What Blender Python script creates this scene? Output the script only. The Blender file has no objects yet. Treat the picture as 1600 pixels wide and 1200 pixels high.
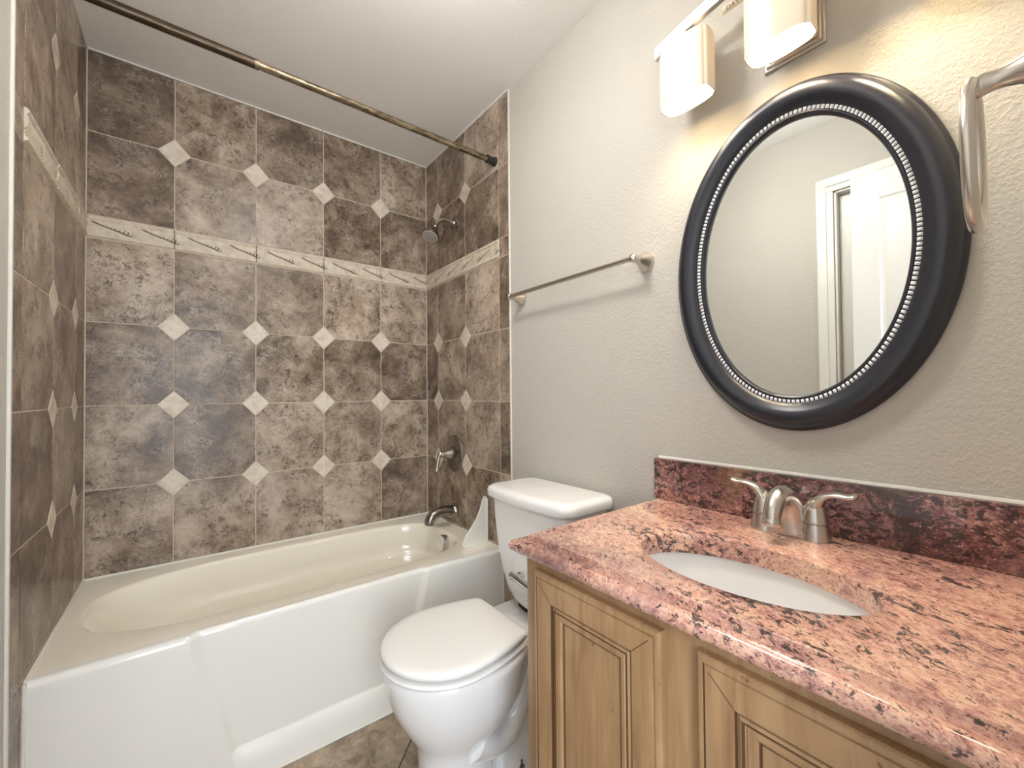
import bpy, bmesh, math, random
from mathutils import Vector, Matrix
from math import sin, cos, pi, sqrt, atan2
random.seed(7)
SC = bpy.context.scene
COL = SC.collection

# ------------------------------------------------------------------ camera
W = 1.524            # room width (tub length); left wall x=0, right wall x=W, back wall y=0, floor z=0
CEIL = 2.681
F_PX, YAW, PITCH, ROLL = 651.1, 0.6593, 0.0156, -0.0085
CAMLOC = Vector((0.3383, -2.3967, 1.243))
def cam_axis(r, u, d):
    cr, sr = cos(ROLL), sin(ROLL); r, u = r*cr-u*sr, r*sr+u*cr
    cp, sp = cos(PITCH), sin(PITCH); d, u = d*cp-u*sp, d*sp+u*cp
    c, s = cos(YAW), sin(YAW)
    return Vector((r*c+d*s, -r*s+d*c, u))
cam = bpy.data.cameras.new('camera'); cam_o = bpy.data.objects.new('camera', cam); COL.objects.link(cam_o)
R_, U_, D_ = cam_axis(1, 0, 0), cam_axis(0, 1, 0), cam_axis(0, 0, 1)
M = Matrix((R_, U_, -D_)).transposed().to_4x4(); M.translation = CAMLOC
cam_o.matrix_world = M
cam.sensor_fit = 'HORIZONTAL'; cam.sensor_width = 36.0; cam.lens = F_PX*36/1600
cam.shift_y = 5.21/1600; cam.clip_start = 0.01
SC.camera = cam_o

# ------------------------------------------------------------------ world, light, exposure
world = bpy.data.worlds.new('world'); SC.world = world; world.use_nodes = True
bg = world.node_tree.nodes['Background']
bg.inputs[0].default_value = (0.80, 0.88, 1.0, 1); bg.inputs[1].default_value = 1.0
def area(name, loc, target, sx, sy, power, color):
    l = bpy.data.lights.new(name, 'AREA'); l.shape = 'RECTANGLE'; l.size = sx; l.size_y = sy
    l.energy = power; l.color = color
    o = bpy.data.objects.new(name, l); COL.objects.link(o); o.location = loc
    o.rotation_euler = (Vector(target)-Vector(loc)).to_track_quat('-Z', 'Y').to_euler()
    return o
# daylight falling in through the open doorway behind the camera (the vanity bulbs and the added fill lamp are built further down)
area('doorway_daylight', (0.22, -3.15, 1.30), (0.80, 0, 1.2), 0.65, 1.7, 16, (0.86, 0.93, 1.0))
SC.view_settings.view_transform = 'Standard'; SC.view_settings.look = 'None'
SC.view_settings.gamma = 1.0; SC.view_settings.use_curve_mapping = False
SC.view_settings.exposure = 0.76

# ------------------------------------------------------------------ material helpers
def srgb(r, g, b):
    f = lambda c: c/12.92 if c <= 0.04045 else ((c+0.055)/1.055)**2.4
    return (f(r/255), f(g/255), f(b/255), 1)
class NT:
    def __init__(s, name):
        s.m = bpy.data.materials.new(name); s.m.use_nodes = True; s.t = s.m.node_tree
        s.b = s.t.nodes['Principled BSDF']
    def n(s, typ, **kw):
        x = s.t.nodes.new(typ)
        for k, v in kw.items(): setattr(x, k, v)
        return x
    def l(s, a, b): s.t.links.new(a, b)
    def coords(s, scale=(1, 1, 1), rot=(0, 0, 0)):
        tc = s.n('ShaderNodeTexCoord'); mp = s.n('ShaderNodeMapping')
        mp.inputs['Scale'].default_value = scale; mp.inputs['Rotation'].default_value = rot
        s.l(tc.outputs['Object'], mp.inputs['Vector']); return mp.outputs[0]
    def noise(s, vec, scale, detail=4, rough=0.55, dist=0.0):
        x = s.n('ShaderNodeTexNoise'); x.inputs['Scale'].default_value = scale; x.inputs['Detail'].default_value = detail
        x.inputs['Roughness'].default_value = rough; x.inputs['Distortion'].default_value = dist
        s.l(vec, x.inputs['Vector']); return x.outputs['Fac']
    def ramp(s, fac, stops, interp='LINEAR'):
        x = s.n('ShaderNodeValToRGB'); e = x.color_ramp.elements; x.color_ramp.interpolation = interp
        while len(e) < len(stops): e.new(0.5)
        for el, (p, c) in zip(e, stops): el.position = p; el.color = c if len(c) == 4 else (*c, 1)
        s.l(fac, x.inputs[0]); return x.outputs[0]
    def mix(s, fac, a, b, mode='MIX'):
        x = s.n('ShaderNodeMix', data_type='RGBA', blend_type=mode)
        if isinstance(fac, (int, float)): x.inputs[0].default_value = fac
        else: s.l(fac, x.inputs[0])
        for v, i in ((a, 6), (b, 7)):
            if isinstance(v, tuple): x.inputs[i].default_value = v
            else: s.l(v, x.inputs[i])
        return x.outputs[2]
    def math(s, op, a, b=0.0, c=None):
        x = s.n('ShaderNodeMath', operation=op)
        for v, i in ((a, 0), (b, 1), (c, 2)):
            if v is None: continue
            if isinstance(v, (int, float)): x.inputs[i].default_value = v
            else: s.l(v, x.inputs[i])
        return x.outputs[0]
    def bump(s, h, strength, dist):
        x = s.n('ShaderNodeBump'); x.inputs['Strength'].default_value = strength; x.inputs['Distance'].default_value = dist
        s.l(h, x.inputs['Height']); s.l(x.outputs[0], s.b.inputs['Normal'])
    def set(s, **kw):
        for k, v in kw.items():
            k = {'col': 'Base Color', 'rough': 'Roughness', 'metal': 'Metallic', 'spec': 'Specular IOR Level', 'coat': 'Coat Weight',
                 'coat_rough': 'Coat Roughness', 'trans': 'Transmission Weight', 'ior': 'IOR'}.get(k, k)
            if isinstance(v, (int, float, tuple)): s.b.inputs[k].default_value = v
            else: s.l(v, s.b.inputs[k])
        return s
def plain(name, col, rough=0.4, metal=0.0, **kw):
    return NT(name).set(col=col, rough=rough, metal=metal, **kw).m

# painted orange-peel wall
def wall_paint(name, col, amp):
    m = NT(name); v = m.coords()
    a = m.noise(v, 120, 3, 0.55, 0.0); b = m.noise(v, 300, 2, 0.5)
    peel = m.ramp(a, [(0.42, (0, 0, 0)), (0.62, (1, 1, 1))])
    h = m.math('MULTIPLY_ADD', b, 0.35, m.math('MULTIPLY', peel, 0.8))
    m.bump(h, amp, 0.004)
    m.set(col=col, rough=0.62)
    return m.m
WALL = wall_paint('wall_paint', srgb(199, 195, 186), 0.30)
CEILM = wall_paint('ceiling_paint', srgb(238, 235, 230), 0.16)
WHITE_PAINT = plain('white_trim_paint', srgb(232, 230, 224), 0.35)
CAULK = plain('white_caulk', srgb(233, 228, 220), 0.5)

def tile_mat():
    m = NT('stone_tile'); tc = m.n('ShaderNodeTexCoord')
    at = m.n('ShaderNodeAttribute'); at.attribute_name = 'tile_rand_ao'
    off = m.n('ShaderNodeVectorMath', operation='SCALE'); m.l(at.outputs['Color'], off.inputs[0]); off.inputs['Scale'].default_value = 9.0
    add = m.n('ShaderNodeVectorMath', operation='ADD'); m.l(tc.outputs['Object'], add.inputs[0]); m.l(off.outputs[0], add.inputs[1])
    v = add.outputs[0]
    big = m.noise(v, 5.5, 4, 0.62, 0.5)
    med = m.noise(v, 22, 8, 0.75, 0.5)
    fine = m.noise(v, 110, 6, 0.8, 0.3)
    sep = m.n('ShaderNodeSeparateColor'); m.l(at.outputs['Color'], sep.inputs[0])
    f = m.math('ADD', m.math('MULTIPLY', big, 0.95), m.math('MULTIPLY', med, 0.55))
    f = m.math('ADD', f, m.math('MULTIPLY', fine, 0.25))
    f = m.math('ADD', f, m.math('MULTIPLY', m.math('SUBTRACT', sep.outputs[0], 0.5), 0.26))
    f = m.math('SUBTRACT', f, 0.375)
    col = m.ramp(f, [(0.23, srgb(80, 63, 48)), (0.38, srgb(116, 97, 79)), (0.50, srgb(149, 130, 111)), (0.62, srgb(178, 160, 141)), (0.80, srgb(208, 194, 176))])
    # crackled patches: pale scratches and dark pits, gathered in clouds
    msk = m.ramp(m.noise(v, 9, 4, 0.6, 0.6), [(0.47, (0, 0, 0)), (0.62, (1, 1, 1))])
    vein = m.noise(v, 34, 9, 0.82, 1.0)
    vm = m.ramp(vein, [(0.465, (0, 0, 0)), (0.495, (1, 1, 1)), (0.525, (0, 0, 0))])
    col = m.mix(m.math('MULTIPLY', m.math('MULTIPLY', vm, msk), 0.75), col, srgb(226, 214, 200))
    msk2 = m.ramp(m.noise(v, 11, 4, 0.6, 0.6), [(0.46, (1, 1, 1)), (0.60, (0, 0, 0))])
    dk = m.ramp(m.noise(v, 42, 9, 0.84, 0.9), [(0.44, (1, 1, 1)), (0.482, (0, 0, 0))])
    col = m.mix(m.math('MULTIPLY', m.math('MULTIPLY', dk, msk2), 0.80), col, srgb(58, 44, 35))
    col = m.mix(m.math('MULTIPLY', sep.outputs[1], 0.20), col, srgb(152, 138, 130))
    m.set(col=col, rough=m.ramp(med, [(0.3, (0.24, 0.24, 0.24)), (0.7, (0.40, 0.40, 0.40))]), spec=0.45)
    m.bump(m.math('ADD', med, m.math('MULTIPLY', fine, 0.5)), 0.10, 0.003)
    return m.m
TILE = tile_mat()
def beige_stone():
    m = NT('cream_stone'); v = m.coords()
    n = m.noise(v, 26, 5, 0.65, 0.6)
    m.set(col=m.ramp(n, [(0.3, srgb(200, 186, 168)), (0.5, srgb(222, 210, 194)), (0.7, srgb(234, 226, 214))]), rough=0.45)
    m.bump(n, 0.08, 0.003); return m.m
CREAM = beige_stone()
def listello_mat():
    m = NT('cast_stone_border'); v = m.coords()
    at = m.n('ShaderNodeAttribute'); at.attribute_name = 'tile_rand_ao'
    sep = m.n('ShaderNodeSeparateColor'); m.l(at.outputs['Color'], sep.inputs[0])
    n = m.noise(v, 40, 4, 0.6)
    base = m.ramp(n, [(0.3, srgb(200, 186, 165)), (0.7, srgb(226, 215, 198))])
    col = m.mix(m.ramp(sep.outputs[0], [(0.25, (1, 1, 1)), (0.55, (0, 0, 0))]), base, srgb(112, 96, 78))  # relief grooves darkened: their occlusion shade is put into the colour
    m.set(col=col, rough=0.55); m.bump(n, 0.1, 0.002); return m.m
LISTELLO = listello_mat()
GROUT = plain('grout', srgb(206, 192, 174), 0.85)

def floor_mat():
    m = NT('floor_tile'); v = m.coords(rot=(0, 0, radians45))
    br = m.n('ShaderNodeTexBrick'); br.offset = 0.0
    br.inputs['Scale'].default_value = 1.0; br.inputs['Mortar Size'].default_value = 0.003
    br.inputs['Brick Width'].default_value = 0.46; br.inputs['Row Height'].default_value = 0.46
    br.inputs['Color1'].default_value = (0.42, 0.42, 0.42, 1); br.inputs['Color2'].default_value = (0.6, 0.6, 0.6, 1); br.inputs['Mortar'].default_value = (0.5, 0.5, 0.5, 1)
    mp = m.n('ShaderNodeMapping'); mp.inputs['Location'].default_value = (0.0082, 0.25, 0); m.l(v, mp.inputs[0]); m.l(mp.outputs[0], br.inputs['Vector'])
    big = m.noise(v, 6, 4, 0.6, 0.8); med = m.noise(v, 24, 8, 0.72, 1.2)
    f = m.math('ADD', m.math('MULTIPLY', big, 0.6), m.math('MULTIPLY', med, 0.6))
    f = m.math('ADD', f, m.math('MULTIPLY', m.math('SUBTRACT', br.outputs['Color'], 0.5), 0.5))
    col = m.ramp(f, [(0.36, srgb(88, 72, 58)), (0.52, srgb(136, 118, 98)), (0.66, srgb(170, 152, 130)), (0.85, srgb(196, 182, 162))])
    col = m.mix(br.outputs['Fac'], col, srgb(74, 62, 50))
    m.set(col=col, rough=0.4); m.bump(m.math('SUBTRACT', med, m.math('MULTIPLY', br.outputs['Fac'], 2.0)), 0.15, 0.003)
    return m.m
radians45 = math.radians(45)
FLOOR = floor_mat()

ACRYLIC = plain('white_acrylic', srgb(240, 238, 232), 0.12, coat=0.3, coat_rough=0.05)
BASIN = plain('cream_acrylic', srgb(250, 244, 228), 0.10, coat=0.3, coat_rough=0.05)
CERAMIC = plain('white_ceramic', srgb(247, 247, 246), 0.10, coat=0.4, coat_rough=0.03)
SEATPL = plain('white_seat_plastic', srgb(240, 239, 236), 0.25)
NICKEL = plain('brushed_nickel', srgb(206, 200, 193), 0.27, 1.0)
CHROME = plain('chrome', srgb(215, 215, 215), 0.08, 1.0)
DARKNICKEL = plain('aged_nickel', srgb(150, 143, 135), 0.22, 1.0)
NOZZLE = plain('nozzle_rubber', srgb(60, 58, 56), 0.5)
SPRAYFACE = plain('spray_face', srgb(196, 192, 186), 0.35, 0.5)
BLACKRUB = plain('black_rubber', srgb(40, 37, 34), 0.6)
DARKGAP = plain('dark_gasket', srgb(30, 30, 30), 0.6)
MIRROR = plain('mirror_glass', (0.90, 0.92, 0.90, 1), 0.0, 1.0)
BLACKF = plain('black_satin_frame', srgb(24, 27, 39), 0.34, coat=0.25, coat_rough=0.25)
SILVER = plain('silver_bead', srgb(240, 240, 244), 0.4)
LABELM = plain('label_stock', srgb(226, 212, 190), 0.5)
def rod_mat(name, base, wear, amt):
    m = NT(name); v = m.coords(scale=(0.35, 1, 1)); n = m.noise(v, 60, 6, 0.7, 0.5)
    m.set(col=m.ramp(n, [(0.42, base), (0.42+amt, wear)]), metal=0.9, rough=0.32); return m.m
ROD_D = rod_mat('bronze_rod', srgb(74, 62, 50), srgb(104, 90, 74), 0.3)
ROD_L = rod_mat('worn_brass_rod', srgb(100, 87, 68), srgb(162, 149, 126), 0.22)

def granite(name, dark):
    m = NT(name)
    v = m.coords(scale=(1.0, 1.0, 1.0), rot=(0, 0, 0.55))
    vs = m.n('ShaderNodeMapping'); vs.inputs['Scale'].default_value = (1.0, 0.55, 1.0); m.l(v, vs.inputs[0]); vs = vs.outputs[0]
    big = m.noise(vs, 7, 4, 0.6, 0.8)
    med = m.noise(vs, 85, 6, 0.72, 0.4)
    fine = m.noise(vs, 260, 4, 0.7, 0.2)
    f = m.math('ADD', m.math('MULTIPLY', big, 0.70), m.math('MULTIPLY', med, 0.80))
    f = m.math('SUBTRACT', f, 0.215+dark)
    col = m.ramp(f, [(0.30, srgb(96, 56, 56)), (0.40, srgb(158, 110, 104)), (0.48, srgb(204, 152, 136)), (0.57, srgb(228, 180, 158)), (0.68, srgb(238, 198, 170)), (0.84, srgb(244, 222, 196))])
    col = m.mix(m.ramp(fine, [(0.36, (0.7,)*3), (0.46, (0, 0, 0))]), col, srgb(128, 92, 92))
    col = m.mix(m.ramp(fine, [(0.58, (0, 0, 0)), (0.66, (0.6,)*3)]), col, srgb(244, 220, 200))
    mau = m.ramp(m.noise(v, 4.5, 3, 0.6, 0.8), [(0.50, (0, 0, 0)), (0.66, (0.55,)*3)])
    col = m.mix(mau, col, m.mix(med, srgb(112, 76, 84), srgb(190, 150, 148)))
    # dark flecks, gathered in clouds
    sp = m.noise(vs, 75, 5, 0.74, 0.5); cl = m.noise(v, 6.0, 4, 0.55, 0.5)
    s2 = m.math('ADD', sp, m.math('MULTIPLY', m.math('SUBTRACT', cl, 0.5), 0.50))
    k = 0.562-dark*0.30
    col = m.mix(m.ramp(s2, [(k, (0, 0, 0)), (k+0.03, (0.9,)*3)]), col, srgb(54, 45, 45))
    s3 = m.noise(vs, 170, 3, 0.6, 0.3)
    col = m.mix(m.ramp(s3, [(0.62, (0, 0, 0)), (0.65, (0.8,)*3)]), col, srgb(74, 60, 60))
    vein_shade_cloud = m.n('ShaderNodeVectorMath', operation='DISTANCE'); tcc = m.n('ShaderNodeTexCoord'); m.l(tcc.outputs['Object'], vein_shade_cloud.inputs[0]); vein_shade_cloud.inputs[1].default_value = (0.93, -1.74, 0.88)
    dcl = m.math('ADD', vein_shade_cloud.outputs['Value'], m.math('MULTIPLY', m.math('SUBTRACT', sp, 0.5), 0.55))
    cloud = m.ramp(dcl, [(0.02, (0.85,)*3), (0.17, (0, 0, 0))])  # dark front-left cloud: maroon stone plus edge shading painted into the colour
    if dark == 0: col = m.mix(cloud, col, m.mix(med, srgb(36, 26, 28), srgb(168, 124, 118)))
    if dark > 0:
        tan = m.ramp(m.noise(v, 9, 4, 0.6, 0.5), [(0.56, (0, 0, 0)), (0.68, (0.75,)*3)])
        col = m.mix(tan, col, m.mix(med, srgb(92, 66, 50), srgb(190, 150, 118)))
    m.set(col=col, rough=0.13, coat=0.25, coat_rough=0.04)
    return m.m
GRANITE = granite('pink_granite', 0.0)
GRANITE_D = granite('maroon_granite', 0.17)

def wood(name, c0, c1, c2):
    m = NT(name); v = m.coords(scale=(1, 1, 0.10))
    n = m.noise(v, 38, 6, 0.6, 1.2)
    cl = m.noise(m.coords(scale=(1, 1, 0.5)), 7, 4, 0.6, 0.5)
    col = m.ramp(n, [(0.30, c0), (0.5, c1), (0.72, c2)])
    col = m.mix(m.ramp(cl, [(0.38, (0.45,)*3), (0.55, (0, 0, 0))]), col, c0)
    sp = m.noise(m.coords(scale=(1, 1, 1)), 60, 2, 0.5)
    col = m.mix(m.ramp(sp, [(0.735, (0, 0, 0)), (0.76, (0.7,)*3)]), col, srgb(84, 58, 36))
    m.set(col=col, rough=0.33, coat=0.15, coat_rough=0.2); m.bump(n, 0.04, 0.002); return m.m
MAPLE = wood('glazed_maple', srgb(148, 113, 78), srgb(170, 135, 98), srgb(182, 148, 110))
GLAZE = plain('dark_glaze_line', srgb(92, 66, 44), 0.4)
DARKWOOD = plain('toe_kick', srgb(90, 68, 48), 0.6)

def shade_mat():
    m = NT('frosted_shade'); t = m.t
    out = t.nodes['Material Output']
    tr = m.n('ShaderNodeBsdfTranslucent'); tr.inputs[0].default_value = srgb(250, 226, 190)
    df = m.n('ShaderNodeBsdfDiffuse'); df.inputs[0].default_value = srgb(246, 236, 216)
    gl = m.n('ShaderNodeBsdfGlossy'); gl.inputs['Roughness'].default_value = 0.2
    m1 = m.n('ShaderNodeMixShader'); m1.inputs[0].default_value = 0.955; m.l(tr.outputs[0], m1.inputs[1]); m.l(df.outputs[0], m1.inputs[2])
    m2 = m.n('ShaderNodeMixShader'); m2.inputs[0].default_value = 0.06; m.l(m1.outputs[0], m2.inputs[1]); m.l(gl.outputs[0], m2.inputs[2])
    m.l(m2.outputs[0], out.inputs['Surface']); return m.m
SHADE = shade_mat()
BULB = NT('lit_bulb'); BULB.set(col=(1, 1, 1, 1)); BULB.b.inputs['Emission Color'].default_value = (1.0, 0.87, 0.68, 1); BULB.b.inputs['Emission Strength'].default_value = 135; BULB = BULB.m

FILL_DOME = NT('fill_dome_glow'); FILL_DOME.set(col=(0.9, 0.9, 0.88, 1), rough=0.3); FILL_DOME.b.inputs['Emission Color'].default_value = (1.0, 0.97, 0.93, 1); FILL_DOME.b.inputs['Emission Strength'].default_value = 27; FILL_DOME = FILL_DOME.m  # glow of the added fill lamp

# ------------------------------------------------------------------ mesh helpers
class MB:
    def __init__(s): s.v = []; s.f = []; s.mi = []; s.col = None
    def add(s, vs, fs, mi=0):
        o = len(s.v); s.v += [tuple(p) for p in vs]; s.f += [tuple(i+o for i in f) for f in fs]; s.mi += [mi]*len(fs)
        return o
    def loft(s, rings, closed=True, cap0=True, cap1=True, mi=0, loop=False):
        n = len(rings[0]); o = len(s.v)
        for r in rings: s.v += [tuple(p) for p in r]
        k = len(rings); cnt = n if closed else n-1
        for i in range(k if loop else k-1):
            a, b = o+i*n, o+((i+1) % k)*n
            m = mi[i] if isinstance(mi, list) else mi
            for j in range(cnt):
                j2 = (j+1) % n
                s.f.append((a+j, a+j2, b+j2, b+j)); s.mi.append(m)
        if closed and not loop:
            if cap0: s.f.append(tuple(o+j for j in range(n))[::-1]); s.mi.append(mi[0] if isinstance(mi, list) else mi)
            if cap1: s.f.append(tuple(o+(k-1)*n+j for j in range(n))); s.mi.append(mi[-1] if isinstance(mi, list) else mi)
        return s
    def box(s, x0, x1, y0, y1, z0, z1, b=0.0, mi=0, seg=2):
        bm = bmesh.new()
        bmesh.ops.create_cube(bm, size=1.0, matrix=Matrix.Translation(((x0+x1)/2, (y0+y1)/2, (z0+z1)/2)) @ Matrix.Diagonal((abs(x1-x0), abs(y1-y0), abs(z1-z0), 1)))
        if b > 0: bmesh.ops.bevel(bm, geom=bm.edges[:], offset=b, segments=seg, profile=0.5, affect='EDGES')
        bm.verts.index_update()
        s.add([v.co[:] for v in bm.verts], [[v.index for v in f.verts] for f in bm.faces], mi); bm.free(); return s
    def lathe(s, prof, origin, axis=(0, 0, 1), n=32, mi=0, sc=(1, 1), ref=None):
        """prof: list of (radius, along-axis). sc squeezes the two radial directions."""
        ax = Vector(axis).normalized(); a, b = frame(ax, ref); o = Vector(origin)
        rings = [[o+ax*h+a*(r*cos(2*pi*j/n)*sc[0])+b*(r*sin(2*pi*j/n)*sc[1]) for j in range(n)] for r, h in prof]
        return s.loft(rings, mi=mi)
    def tube(s, path, rad, n=16, mi=0, loop=False, flat=None, ref=None):
        """path: points; rad: number or list; flat: list of (a,b) radial scales"""
        P = [Vector(p) for p in path]; k = len(P); rings = []
        up = None
        for i, p in enumerate(P):
            if loop: t = (P[(i+1) % k]-P[i-1]).normalized()
            else: t = (P[min(i+1, k-1)]-P[max(i-1, 0)]).normalized()
            if up is None: a, b = frame(t, ref)
            else:
                a = (up-t*up.dot(t)).normalized(); b = t.cross(a)
            up = a
            r = rad[i] if isinstance(rad, (list, tuple)) else rad
            fa, fb = flat[i] if flat else (1, 1)
            rings.append([p+a*(r*fa*cos(2*pi*j/n))+b*(r*fb*sin(2*pi*j/n)) for j in range(n)])
        return s.loft(rings, mi=mi, loop=loop)
    def build(s, name, mats, parent=None, smooth=0.6, recalc=True):
        if not isinstance(mats, (list, tuple)): mats = [mats]
        off = Vector(parent.get('_o', (0, 0, 0))) if parent else Vector((0, 0, 0))
        me = bpy.data.meshes.new(name)
        me.from_pydata([tuple(Vector(p)-off) for p in s.v], [], s.f)
        for m in mats: me.materials.append(m)
        me.polygons.foreach_set('material_index', s.mi)
        if recalc:
            bm = bmesh.new(); bm.from_mesh(me); bmesh.ops.recalc_face_normals(bm, faces=bm.faces[:]); bm.to_mesh(me); bm.free()
        if s.col is not None:
            ca = me.color_attributes.new('tile_rand_ao', 'FLOAT_COLOR', 'POINT')
            for i, c in enumerate(s.col): ca.data[i].color = c
        if smooth:
            me.polygons.foreach_set('use_smooth', [True]*len(me.polygons)); me.set_sharp_from_angle(angle=smooth)
        me.update()
        o = bpy.data.objects.new(name, me); COL.objects.link(o)
        if parent: o.parent = parent
        o['_o'] = tuple(off)
        return o
def frame(t, ref=None):
    r = Vector(ref) if ref is not None else (Vector((0, 0, 1)) if abs(t.z) < 0.9 else Vector((1, 0, 0)))
    a = (r-t*r.dot(t)).normalized(); return a, t.cross(a)
def thing(name, label, cat, loc):
    o = bpy.data.objects.new(name, None); COL.objects.link(o); o.location = loc; o['_o'] = tuple(loc)
    o.empty_display_size = 0.05; o['label'] = label; o['category'] = cat; return o
def tag(o, label, cat): o['label'] = label; o['category'] = cat; return o
def struct(o): o['kind'] = 'structure'; return o
def spline(pts, n):
    """Catmull-Rom through pts, n samples"""
    P = [Vector(p) for p in pts]; P = [2*P[0]-P[1]]+P+[2*P[-1]-P[-2]]; out = []; k = len(P)-3
    for i in range(n):
        t = i/(n-1)*k; j = min(int(t), k-1); t -= j
        a, b, c, d = P[j:j+4]
        out.append(0.5*((2*b)+(c-a)*t+(2*a-5*b+4*c-d)*t*t+(3*b-a-3*c+d)*t**3))
    return out
def lerp(a, b, t): return a+(b-a)*t
def sstep(a, b, x):
    t = max(0, min(1, (x-a)/(b-a))); return t*t*(3-2*t)
def interp(tab, x):
    if x <= tab[0][0]: return tab[0][1]
    for (a, p), (b, q) in zip(tab, tab[1:]):
        if x <= b: return lerp(p, q, (x-a)/(b-a))
    return tab[-1][1]

# ------------------------------------------------------------------ the setting
FRONT = -2.415
m = MB(); m.box(-0.6, W+0.12, -3.6, 0.12, -0.05, 0); floor = struct(m.build('floor', FLOOR, smooth=0))
m = MB(); m.box(-0.12, W+0.12, FRONT-0.12, 0.12, CEIL, CEIL+0.05); ceiling = struct(m.build('ceiling', CEILM, smooth=0))
m = MB(); m.box(W+0.004, W+0.12, FRONT-0.12, 0.12, 0, CEIL); wall_right = struct(m.build('wall_right', WALL, smooth=0))
m = MB(); m.box(0, W, 0.0012, 0.12, 0, CEIL); wall_back = struct(m.build('wall_back', GROUT, smooth=0))
# left wall with the closet doorway
CY0, CY1, CZ = -1.712, -2.33, 2.30
m = MB()
m.box(-0.12, -0.004, CY0, 0.12, 0, CEIL); m.box(-0.12, -0.004, FRONT-0.12, CY1, 0, CEIL); m.box(-0.12, -0.004, CY1, CY0, CZ, CEIL)
wall_left = struct(m.build('wall_left', WALL, smooth=0))
# front wall with the doorway the photograph is taken from
DX0, DX1, DZ = 0.06, 0.78, 2.31
m = MB()
m.box(-0.004, DX0, FRONT-0.12, FRONT, 0, CEIL); m.box(DX1, W+0.004, FRONT-0.12, FRONT, 0, CEIL); m.box(DX0, DX1, FRONT-0.12, FRONT, DZ, CEIL)
wall_front = struct(m.build('wall_front', WALL, smooth=0))

# ------------------------------------------------------------------ tile surround
Z1, Z2, Z3, Z4 = 2.340, 1.554, 1.208, 0.863
B0, B1 = 1.900, 1.994              # border band
RX, RY = 0.056, 0.060              # diamond half diagonals
G = 0.0018
def tile_wall(name, to_world, spans, rows_main, diamonds, parent, seed):
    """spans: list of (u0,u1,rows) columns; diamonds: set of (u,z); to_world(u, z, d) with d = height above grout plane"""
    rnd = random.Random(seed); mb = MB(); cols = []
    def poly(pts, mi, d=0.006):
        c = (rnd.random(), rnd.random(), rnd.random(), 1)
        n = len(pts); cx = sum(p[0] for p in pts)/n; cz = sum(p[1] for p in pts)/n
        def ring(k, dd): return [to_world(p[0]+(cx-p[0])*k, p[1]+(cz-p[1])*k, dd) for p in pts]
        before = len(mb.v)
        mb.loft([ring(0, 0), ring(0, d-0.0012), ring(0.012, d)], cap0=False, mi=mi)
        cols.extend([c]*(len(mb.v)-before))
    dset = {(round(u, 3), round(z, 3)) for u, z in diamonds}
    for u0, u1, rows in spans:
        for z0, z1 in zip(rows, rows[1:]):
            if abs(z0-B0) < 1e-4 and (u0, u1) not in NOBORDER: continue
            a, b, c, d = u0+G, u1-G, z0+G, z1-G
            pts = []
            for (uu, zz, su, sz, U, Z) in ((a, c, 1, 1, u0, z0), (b, c, -1, 1, u1, z0), (b, d, -1, -1, u1, z1), (a, d, 1, -1, u0, z1)):
                if (round(U, 3), round(Z, 3)) in dset:
                    e1 = (U+su*(RX+G), zz); e2 = (uu, Z+sz*(RY+G))
                    pts += [e2, e1] if (su, sz) in ((1, 1), (-1, -1)) else [e1, e2]
                else: pts.append((uu, zz))
            poly(pts, 0)
    for u, z in diamonds:
        poly([(u, z-RY+G), (u+RX-G, z), (u, z+RY-G), (u-RX+G, z)], 1)
    mb.col = cols
    return mb.build(name, [TILE, CREAM], parent, smooth=0.3)
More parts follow.
